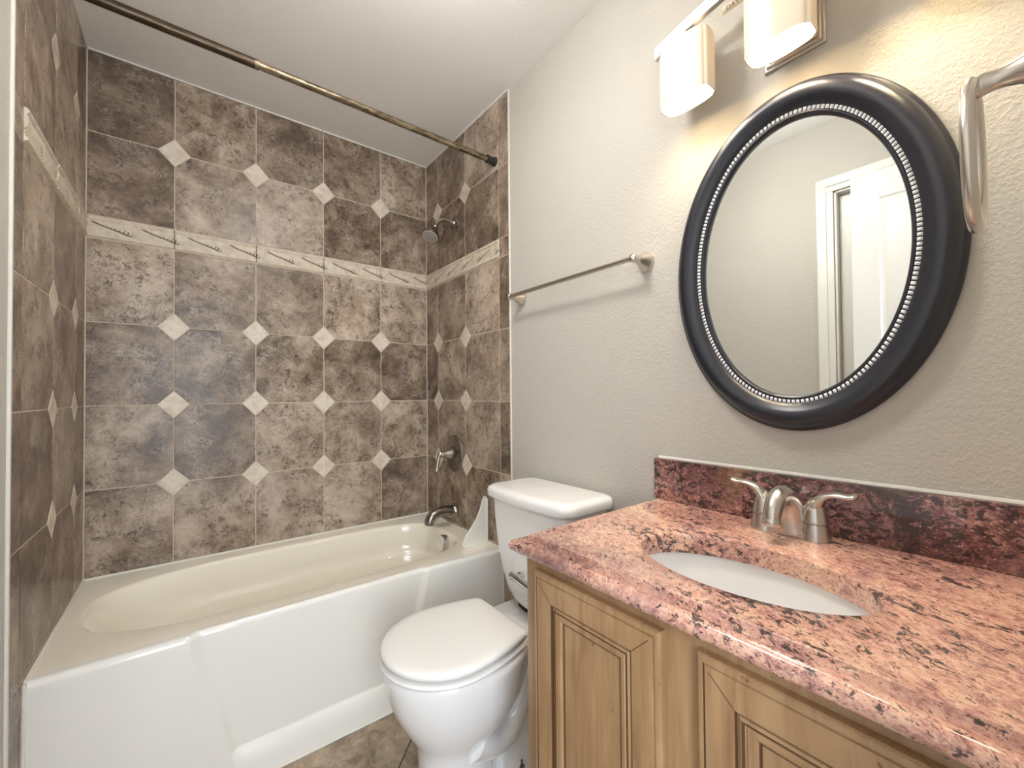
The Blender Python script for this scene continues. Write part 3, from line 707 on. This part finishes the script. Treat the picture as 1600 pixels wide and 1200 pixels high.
# ------------------------------------------------------------------ vanity cabinet
FX, VY1, VY0, VT = 0.966, -1.6385, FRONT+0.001, 0.867
van = thing('vanity_cabinet', 'glazed maple vanity cabinet with raised panel doors under the granite top', 'cabinet', (1.24, -2.02, 0))
mb = MB()
mb.box(FX, FX+0.02, VY0, VY1, 0.115, VT, 0.0012)
mb.build('face_frame', MAPLE, van)
mb = MB()
mb.box(FX+0.0201, W-0.001, VY1-0.016, VY1, 0.115, VT); mb.box(FX+0.0201, W-0.001, VY0, VY0+0.016, 0.115, VT); mb.box(FX+0.0201, W-0.001, VY0+0.016, VY1-0.016, 0.1155, 0.131); mb.box(W-0.008, W-0.001, VY0+0.016, VY1-0.016, 0.131, VT)
mb.build('carcass', MAPLE, van, smooth=0)
mb = MB(); mb.box(FX+0.06, W-0.001, VY0, VY1-0.01, 0.0, 0.1155); mb.build('toe_kick', DARKWOOD, van, smooth=0)
def cab_door(y1, y0, z0, z1):
    mb = MB()
    prof = [(0.0, 0.0, 0), (0.0, 0.013, 0), (0.0025, 0.0165, 0), (0.006, 0.0178, 0), (0.0105, 0.0178, 0), (0.0118, 0.0158, 1), (0.0128, 0.0158, 0), (0.0140, 0.0185, 0), (0.020, 0.0200, 0), (0.056, 0.0178, 0),
            (0.0575, 0.0120, 1), (0.0600, 0.0120, 0), (0.0612, 0.0150, 0), (0.0650, 0.0172, 0), (0.0690, 0.0160, 1), (0.0705, 0.0140, 0), (0.0730, 0.0165, 0), (0.0800, 0.0150, 0), (0.0850, 0.0110, 0), (0.0865, 0.0085, 1), (0.0885, 0.0085, 1), (0.090, 0.0085, 0)]
    R = lambda k, d: [Vector((FX-d, y1-k, z0+k)), Vector((FX-d, y0+k, z0+k)), Vector((FX-d, y0+k, z1-k)), Vector((FX-d, y1-k, z1-k))]
    mb.loft([R(k, d) for k, d, _ in prof], mi=[m for _, _, m in prof[1:]]+[0] if False else [p[2] for p in prof[1:]], cap0=True, cap1=True)
    mb.mi[-1] = 0; mb.mi[-2] = 0
    # mitre joints of the frame
    for y, sy_ in ((y1, -1), (y0, 1)):
        for z, sz_ in ((z0, 1), (z1, -1)):
            a, b, w = 0.020, 0.0555, 0.0005
            P = lambda k, e: Vector((FX-lerp(0.0200, 0.0178, (k-0.020)/0.036)-0.00025, y+sy_*(k+e), z+sz_*(k-e)))
            mb.add([P(a, w), P(b, w), P(b, -w), P(a, -w)], [(0, 1, 2, 3)], 1)
    return mb.build('door', [MAPLE, GLAZE], van, smooth=0.45)
cab_door(-1.681, -1.998, 0.155, 0.849)
cab_door(-2.060, -2.377, 0.155, 0.849)

# ------------------------------------------------------------------ granite top with oval cutout
GT, GB = 0.910, 0.8675
SCX, SCY, SA, SB = 1.178, -2.028, 0.128, 0.205
CX0, CY1_ = 0.978, -1.6365      # flat top edge at front and left before the moulded edge
YB = FRONT+0.001
def rect_params(n_each):
    out = []
    for k, (n) in enumerate(n_each): out += [(k, i/n) for i in range(n)]
    return out
PR = rect_params((40, 64, 40, 64))
def top_rect(off, z):
    x0, x1, y0, y1 = CX0-off, W-0.0005, YB, CY1_+off
    c = [(x0, y1), (x1, y1), (x1, y0), (x0, y0)]
    out = []
    order = [(c[0], c[1]), (c[1], c[2]), (c[2], c[3]), (c[3], c[0])]
    for k, t in PR:
        a, b = order[k]; out.append(Vector((lerp(a[0], b[0], t), lerp(a[1], b[1], t), z)))
    return out
base = top_rect(0, GT)
ang = [atan2((p.y-SCY)/SB, (p.x-SCX)/SA) for p in base]
ell = lambda k, z: [Vector((SCX+(SA+k)*cos(t), SCY+(SB+k)*sin(t), z)) for t in ang]
edge = [(0.0, 0.0), (0.0012, -0.001), (0.0018, -0.0130), (0.0030, -0.0152), (0.0060, -0.0155), (0.0110, -0.0138), (0.0160, -0.0124)]
for i in range(10):
    a = math.radians(82-172*i/9); edge.append((0.021+0.016*cos(a), -0.0122-0.0151+0.0151*sin(a)))
edge += [(0.006, -0.0425)]
mb = MB()
mid = [[a.lerp(b, t) for a, b in zip(ell(0.003, GT), base)] for t in (0.33, 0.66)]
rings = [ell(0.0, GB), ell(0.0, GT-0.004), ell(0.001, GT-0.0012), ell(0.0035, GT)]+mid+[top_rect(o_, GT+z_) for o_, z_ in edge]+[top_rect(-0.01, GB)]
mb.loft(rings, loop=True)
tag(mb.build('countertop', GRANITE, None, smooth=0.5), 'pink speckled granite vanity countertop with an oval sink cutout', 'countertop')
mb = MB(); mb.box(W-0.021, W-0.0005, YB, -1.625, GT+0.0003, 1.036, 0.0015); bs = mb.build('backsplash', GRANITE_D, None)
tag(bs, 'dark maroon granite backsplash strip along the wall behind the faucet', 'backsplash')
mb = MB(); mb.tube([(W-0.002, YB+0.004, 1.0375), (W-0.002, -1.632, 1.0375)], 0.006, 8); mb.build('caulk_bead', CAULK, bs)
# undermount sink
sk = thing('sink', 'white oval undermount sink set in the granite countertop', 'sink', (SCX, SCY, 0.72))
mb = MB(); NS = 72
E = lambda k, z: [Vector((SCX+(SA+0.012)*k*cos(2*pi*j/NS), SCY+(SB+0.012)*k*sin(2*pi*j/NS), z)) for j in range(NS)]
inner = [(1.0, GB-0.001), (0.985, GB-0.012), (0.96, GB-0.035), (0.91, GB-0.068), (0.82, GB-0.100), (0.66, GB-0.127), (0.45, GB-0.143), (0.22, GB-0.150), (0.11, GB-0.152)]
outer = [(0.11, GB-0.166), (0.50, GB-0.158), (0.72, GB-0.138), (0.90, GB-0.105), (1.0, GB-0.066), (1.05, GB-0.014), (1.10, GB-0.012), (1.10, GB-0.001)]
mb.loft([E(k, z) for k, z in inner+outer], loop=True); mb.build('basin', CERAMIC, sk, smooth=1.0)
mb = MB(); mb.lathe([(0.0, -0.012), (0.019, -0.012), (0.019, 0.0), (0.023, 0.0022), (0.020, 0.004), (0.014, 0.002), (0.012, 0.006), (0.0, 0.008)], (SCX, SCY, GB-0.1525), (0, 0, 1), 28); mb.build('drain', CHROME, sk)

# ------------------------------------------------------------------ faucet
FXC, FYC = 1.452, -2.016
fa = thing('faucet', 'brushed nickel two-handle sink faucet on the granite countertop', 'faucet', (FXC, FYC, GT))
mb = MB()
def stadium(hl, r, z, n=16):
    out = []
    for i in range(n+1): a = pi*i/n; out.append(Vector((FXC+r*cos(a), FYC+hl+r*sin(a), z)))
    for i in range(n+1): a = pi+pi*i/n; out.append(Vector((FXC+r*cos(a), FYC-hl+r*sin(a), z)))
    return out
mb.loft([stadium(0.052, 0.026, GT+0.0005), stadium(0.052, 0.0265, GT+0.004), stadium(0.052, 0.0245, GT+0.014), stadium(0.050, 0.020, GT+0.018)]); mb.build('base_plate', NICKEL, fa)
for s in (1, -1):
    y = FYC+s*0.052
    mb = MB(); mb.lathe([(0.031, 0.0006), (0.0305, 0.006), (0.0265, 0.032), (0.0255, 0.037), (0.0225, 0.0375), (0.0225, 0.0395), (0.0262, 0.040), (0.0262, 0.044), (0.0250, 0.047), (0.0235, 0.058), (0.0195, 0.073), (0.0135, 0.086), (0.006, 0.093), (0, 0.094)], (FXC, y, GT), (0, 0, 1), 32)
    hub = mb.build('handle_hub', NICKEL, fa)
    lp = spline([(FXC, y-s*0.004, GT+0.055), (FXC-0.001, y+s*0.004, GT+0.080), (FXC-0.002, y+s*0.018, GT+0.098), (FXC-0.003, y+s*0.040, GT+0.106), (FXC-0.003, y+s*0.062, GT+0.106), (FXC-0.003, y+s*0.078, GT+0.110)], 24)
    rr = [interp([(0, 0.0205), (6, 0.0165), (11, 0.0125), (16, 0.0115), (21, 0.0125), (22, 0.0105), (23, 0.005)], i) for i in range(24)]
    ff = [(lerp(1.0, 0.55, min(1, i/12)), lerp(1.0, 1.15, min(1, i/12))) for i in range(24)]
    mb = MB(); mb.tube(lp, rr, 16, flat=ff, ref=(1, 0, 0) if False else (0, s, 0)); mb.build('lever', NICKEL, hub, smooth=1.2)
sp_ = spline([(FXC+0.006, FYC, GT+0.010), (FXC+0.002, FYC, GT+0.045), (FXC-0.014, FYC, GT+0.078), (FXC-0.040, FYC, GT+0.094), (FXC-0.068, FYC, GT+0.090), (FXC-0.090, FYC, GT+0.068), (FXC-0.096, FYC, GT+0.048)], 30)
sr = [interp([(0, 0.038), (5, 0.035), (10, 0.028), (16, 0.0215), (25, 0.0180), (29, 0.0175)], i) for i in range(30)]
sf = [(1.0, lerp(1.25, 1.0, min(1, i/14))) for i in range(30)]
mb = MB(); mb.tube(sp_, sr, 28, flat=sf, ref=(1, 0, 0)); spo = mb.build('spout', NICKEL, fa, smooth=1.2)
mb = MB(); mb.lathe([(0.0175, -0.004), (0.0190, -0.001), (0.0190, 0.008), (0.017, 0.011), (0.012, 0.0115), (0.012, 0.006), (0, 0.006)], sp_[-1], (-0.12, 0, -1), 24); mb.build('aerator', NICKEL, spo)
mb = MB(); mb.tube([(FXC+0.040, FYC, GT+0.0005), (FXC+0.040, FYC, GT+0.070)], 0.0035, 10); mb.lathe([(0.0035, 0.066), (0.008, 0.068), (0.009, 0.076), (0.006, 0.082), (0, 0.083)], (FXC+0.040, FYC, GT), (0, 0, 1), 16); mb.build('lift_rod', NICKEL, fa)

# ------------------------------------------------------------------ oval mirror
MYC, MZC = -2.011, 1.572
mir = thing('mirror', 'oval wall mirror in a wide black frame with silver beading above the sink', 'mirror', (W, MYC, MZC))
NE = 160
def oval(ry, rz, d, n=NE): return [Vector((W+0.003-d, MYC+ry*cos(2*pi*j/n), MZC+rz*sin(2*pi*j/n))) for j in range(n)]
# frame section: (inset from the outer oval, height off the wall)
fp = [(0.004, 0.001), (0.000, 0.006), (0.000, 0.014), (0.003, 0.0175), (0.007, 0.019), (0.009, 0.0215), (0.012, 0.030), (0.019, 0.0385), (0.029, 0.0425), (0.040, 0.0425), (0.050, 0.0385), (0.059, 0.032), (0.0655, 0.0265), (0.0675, 0.023), (0.0745, 0.0225), (0.0765, 0.0215), (0.0785, 0.0235), (0.0815, 0.0235), (0.0835, 0.021), (0.086, 0.0135), (0.086, 0.004)]
OY, OZ = 0.3005, 0.4255
sy = lambda k: OY-k*0.97
sz = lambda k: OZ-k
mb = MB(); mb.loft([oval(sy(k), sz(k), d) for k, d in fp], cap0=False, cap1=False); mb.build('frame', BLACKF, mir, smooth=1.2)
mb = MB(); mb.loft([oval(sy(0.083), sz(0.083), d) for d in (0.006, 0.0105)]); mb.build('mirror_glass', MIRROR, mir, smooth=0.3)
NBD = 190
mb = MB(); n = NBD*6; rings = []; peri = []
# beads evenly spaced along the oval
acc = [0.0]; a_, b_ = sy(0.071), sz(0.071)
for j in range(2000):
    t0, t1 = 2*pi*j/2000, 2*pi*(j+1)/2000
    acc.append(acc[-1]+math.hypot(a_*(cos(t1)-cos(t0)), b_*(sin(t1)-sin(t0))))
ths = []; jj = 0
for i in range(n):
    s_ = acc[-1]*i/n
    while acc[jj+1] < s_: jj += 1
    ths.append(2*pi*(jj+(s_-acc[jj])/(acc[jj+1]-acc[jj]))/2000)
for i, t in enumerate(ths):
    ph = (i % 6)/6; hgt = 0.0040*max(0.0, sin(pi*min(1, ph/0.67)))if ph < 0.67 else 0.0
    ring = []
    for q in range(7):
        w = q/6; k = 0.0668+0.0095*w; d = 0.0228+hgt*sin(pi*w)+0.0002
        ring.append(Vector((W+0.003-d, MYC+sy(k)*cos(t), MZC+sz(k)*sin(t))))
    rings.append(ring)
mb.loft(rings, closed=False, loop=True, mi=[0 if (i % 6) < 4 else 1 for i in range(n)])
mb.build('beaded_trim', [SILVER, BLACKF], mir, smooth=1.0)

# ------------------------------------------------------------------ vanity light
LX, LY, LZ = W-0.093, -2.022, 2.29
vl = thing('vanity_light', 'nickel bar vanity light with frosted glass shades above the mirror', 'lamp', (W, LY, 2.25))
mb = MB()
def plate(h, d): return [Vector((W+0.003-d, LY+sy_*(0.0665-h), 2.185+sz_*(0.117-h))) for sy_, sz_ in ((1, 1), (-1, 1), (-1, -1), (1, -1))]
mb.loft([plate(0, 0.0), plate(0, 0.006), plate(0.003, 0.008), plate(0.006, 0.008), plate(0.007, 0.013), plate(0.010, 0.015), plate(0.014, 0.015), plate(0.015, 0.020), plate(0.018, 0.022), plate(0.045, 0.022)])
mb.build('back_plate', NICKEL, vl, smooth=0.4)
mb = MB()
BH = lambda y: 2.238+0.044*(1-((y-LY)/0.325)**2)
by = [LY+0.322-0.644*i/40 for i in range(41)]
mb.loft([[Vector((LX-0.010, y, BH(y)-0.016)), Vector((LX+0.004, y, BH(y)-0.016)), Vector((LX+0.004, y, BH(y)+0.016)), Vector((LX-0.010, y, BH(y)+0.016))] for y in by])
mb.build('bar', NICKEL, vl, smooth=0.5)
mb = MB()
mb.tube([(LX+0.003, LY, 2.282), (W-0.018, LY, 2.282)], 0.012, 16)
mb.build('bar_mount', NICKEL, vl)
lab = MB(); lab.box(W-0.0485, W-0.046, LY+0.060, LY+0.150, 2.262, 2.284, 0.0004); lo = lab.build('label', LABELM, vl)
cu = bpy.data.curves.new('label_text', 'FONT'); cu.body = 'DAV'; cu.size = 0.017; cu.extrude = 0.0004; cu.align_x = 'CENTER'
cu.materials.append(plain('label_ink', srgb(150, 128, 100), 0.5))
tmp = bpy.data.objects.new('label_text', cu); tme = bpy.data.meshes.new_from_object(tmp); bpy.data.objects.remove(tmp)
to = bpy.data.objects.new('lettering', tme); COL.objects.link(to); to.parent = lo
to.matrix_local = Matrix.Translation(Vector((W-0.0489, LY+0.123, 2.2668))-Vector(vl['_o'])) @ Matrix(((0, 0, -1, 0), (-1, 0, 0, 0), (0, 1, 0, 0), (0, 0, 0, 1)))
def shade_section(z, k=1.0, dx=0.0):
    """wavy oblong glass section, wide along the wall"""
    hy, hx = 0.070*k, 0.038*k
    pts = [(-0.42, -1.0), (0.0, -1.10), (0.42, -1.0), (0.80, -0.86), (0.90, -0.66), (1.0, -0.46), (1.0, 0.46), (0.90, 0.66), (0.80, 0.86), (0.42, 1.0), (0.0, 1.06), (-0.42, 1.0), (-0.80, 0.86), (-0.90, 0.66), (-1.0, 0.46), (-1.0, -0.46), (-0.90, -0.66), (-0.80, -0.86)]
    return [(a*hy, b*hx) for a, b in pts]
def dense(sec, n=4):
    P = [Vector((a, b, 0)) for a, b in sec]; out = []; L = len(P)
    for i in range(L):
        a, b, c, d = P[i-1], P[i], P[(i+1) % L], P[(i+2) % L]
        for j in range(n):
            t = j/n; out.append(0.5*((2*b)+(c-a)*t+(2*a-5*b+4*c-d)*t*t+(3*b-a-3*c+d)*t**3))
    return out
def make_light_unit(y):
    sh_ = MB(); SEC = dense(shade_section(0))
    def ring(z, k):
        return [Vector((LX+p.y*k, y+p.x*k, z)) for p in SEC]
    zt, zb = 2.219, 2.052
    outs = [(zt, 0.55), (zt, 0.86), (zt-0.004, 0.95), (zt-0.014, 0.99), (zt-0.05, 1.0), (zb+0.03, 1.0), (zb, 1.0)]
    ins = [(zb, 0.955), (zb+0.03, 0.95), (zt-0.05, 0.95), (zt-0.016, 0.94), (zt-0.008, 0.86), (zt-0.006, 0.55)]
    sh_.loft([ring(z, k) for z, k in outs+ins], loop=True)
    so = sh_.build('shade', SHADE, vl, smooth=0.8)
    ar = MB(); ar.tube([(LX, y, 2.222), (LX, y, BH(y)-0.005)], 0.008, 12)
    ar.lathe([(0.0, 0.006), (0.014, 0.006), (0.030, 0.003), (0.030, -0.003), (0.016, -0.004), (0.016, -0.035), (0, -0.036)], (LX, y, 2.224), (0, 0, 1), 24); ar.build('socket_arm', NICKEL, vl)
    bu = MB(); bu.lathe([(0.010, 0.0), (0.012, -0.010), (0.022, -0.030), (0.0265, -0.050), (0.024, -0.068), (0.014, -0.082), (0, -0.086)], (LX, y, 2.196), (0, 0, 1), 24); b_o = bu.build('bulb', BULB, vl, smooth=1.2)
    return so
for dy in (0.230, 0.0, -0.232): make_light_unit(LY+dy)

# ------------------------------------------------------------------ fill lamp, unseen above the frame, added to brighten the room
cl_t = thing('added_fill_lamp', 'added unseen dome-shaped fill lamp under the ceiling in front of the tub', 'lamp', (0.74, -1.52, CEIL))
mb = MB(); mb.lathe([(0.0, 0.0), (0.065, 0.0), (0.065, -0.018), (0.018, -0.026), (0.012, -0.04), (0.012, -0.135), (0.05, -0.145), (0.05, -0.150), (0.0, -0.150)], (0.74, -1.52, CEIL-0.0005), (0, 0, 1), 32); mb.build('fill_lamp_mount', NICKEL, cl_t)
mb = MB(); mb.lathe([(0.0, -0.151), (0.06, -0.152), (0.12, -0.160), (0.145, -0.178), (0.135, -0.203), (0.09, -0.228), (0.04, -0.239), (0.0, -0.241)], (0.74, -1.52, CEIL), (0, 0, 1), 40); mb.build('fill_dome', FILL_DOME, cl_t, smooth=1.2)

# ------------------------------------------------------------------ towel bar
tbar = thing('towel_bar', 'brushed nickel towel bar on the grey wall above the toilet', 'towel bar', (W, -1.26, 1.672))
BX, BZ = W-0.068, 1.672
mb = MB(); mb.tube([(BX, -0.946, BZ), (BX, -1.586, BZ)], 0.0085, 20); mb.build('bar', NICKEL, tbar, smooth=1.0)
def post(y):
    mb = MB()
    mb.lathe([(0.030, 0.0), (0.031, 0.003), (0.029, 0.008), (0.022, 0.022), (0.0145, 0.040), (0.0105, 0.052), (0.0105, 0.058), (0.013, 0.062), (0.0135, 0.070), (0.0115, 0.078), (0.0, 0.082)], (W+0.003, y, BZ), (-1, 0, 0), 32, sc=(1.1, 0.95)); mb.build('post', NICKEL, tbar, smooth=1.0)
post(-0.943); post(-1.590)

# ------------------------------------------------------------------ towel ring on the front wall
RXC, RYC, RTOP = 1.185, -2.341, 1.655
tr = thing('towel_ring', 'satin nickel towel ring hanging beside the mirror at the right edge', 'towel ring', (RXC, FRONT, 1.655))
mb = MB(); mb.lathe([(0.030, 0.0), (0.031, 0.003), (0.029, 0.007), (0.022, 0.020), (0.0155, 0.036), (0.0125, 0.048), (0.0120, 0.058), (0.0135, 0.066), (0.0140, 0.074), (0.011, 0.082), (0, 0.085)], (RXC, FRONT, RTOP), (0, 1, 0), 32, sc=(1.05, 1)); mb.build('post', NICKEL, tr, smooth=1.0)
mb = MB(); NR = 64
mb.tube([(RXC+0.076*sin(2*pi*i/NR), RYC+0.002, RTOP-0.094+0.096*cos(2*pi*i/NR)) for i in range(NR)], 0.0075, 16, loop=True, ref=(0, 1, 0)); mb.build('ring', NICKEL, tr, smooth=1.2)

# tidy helper properties
for o in bpy.data.objects:
    if '_o' in o: del o['_o']
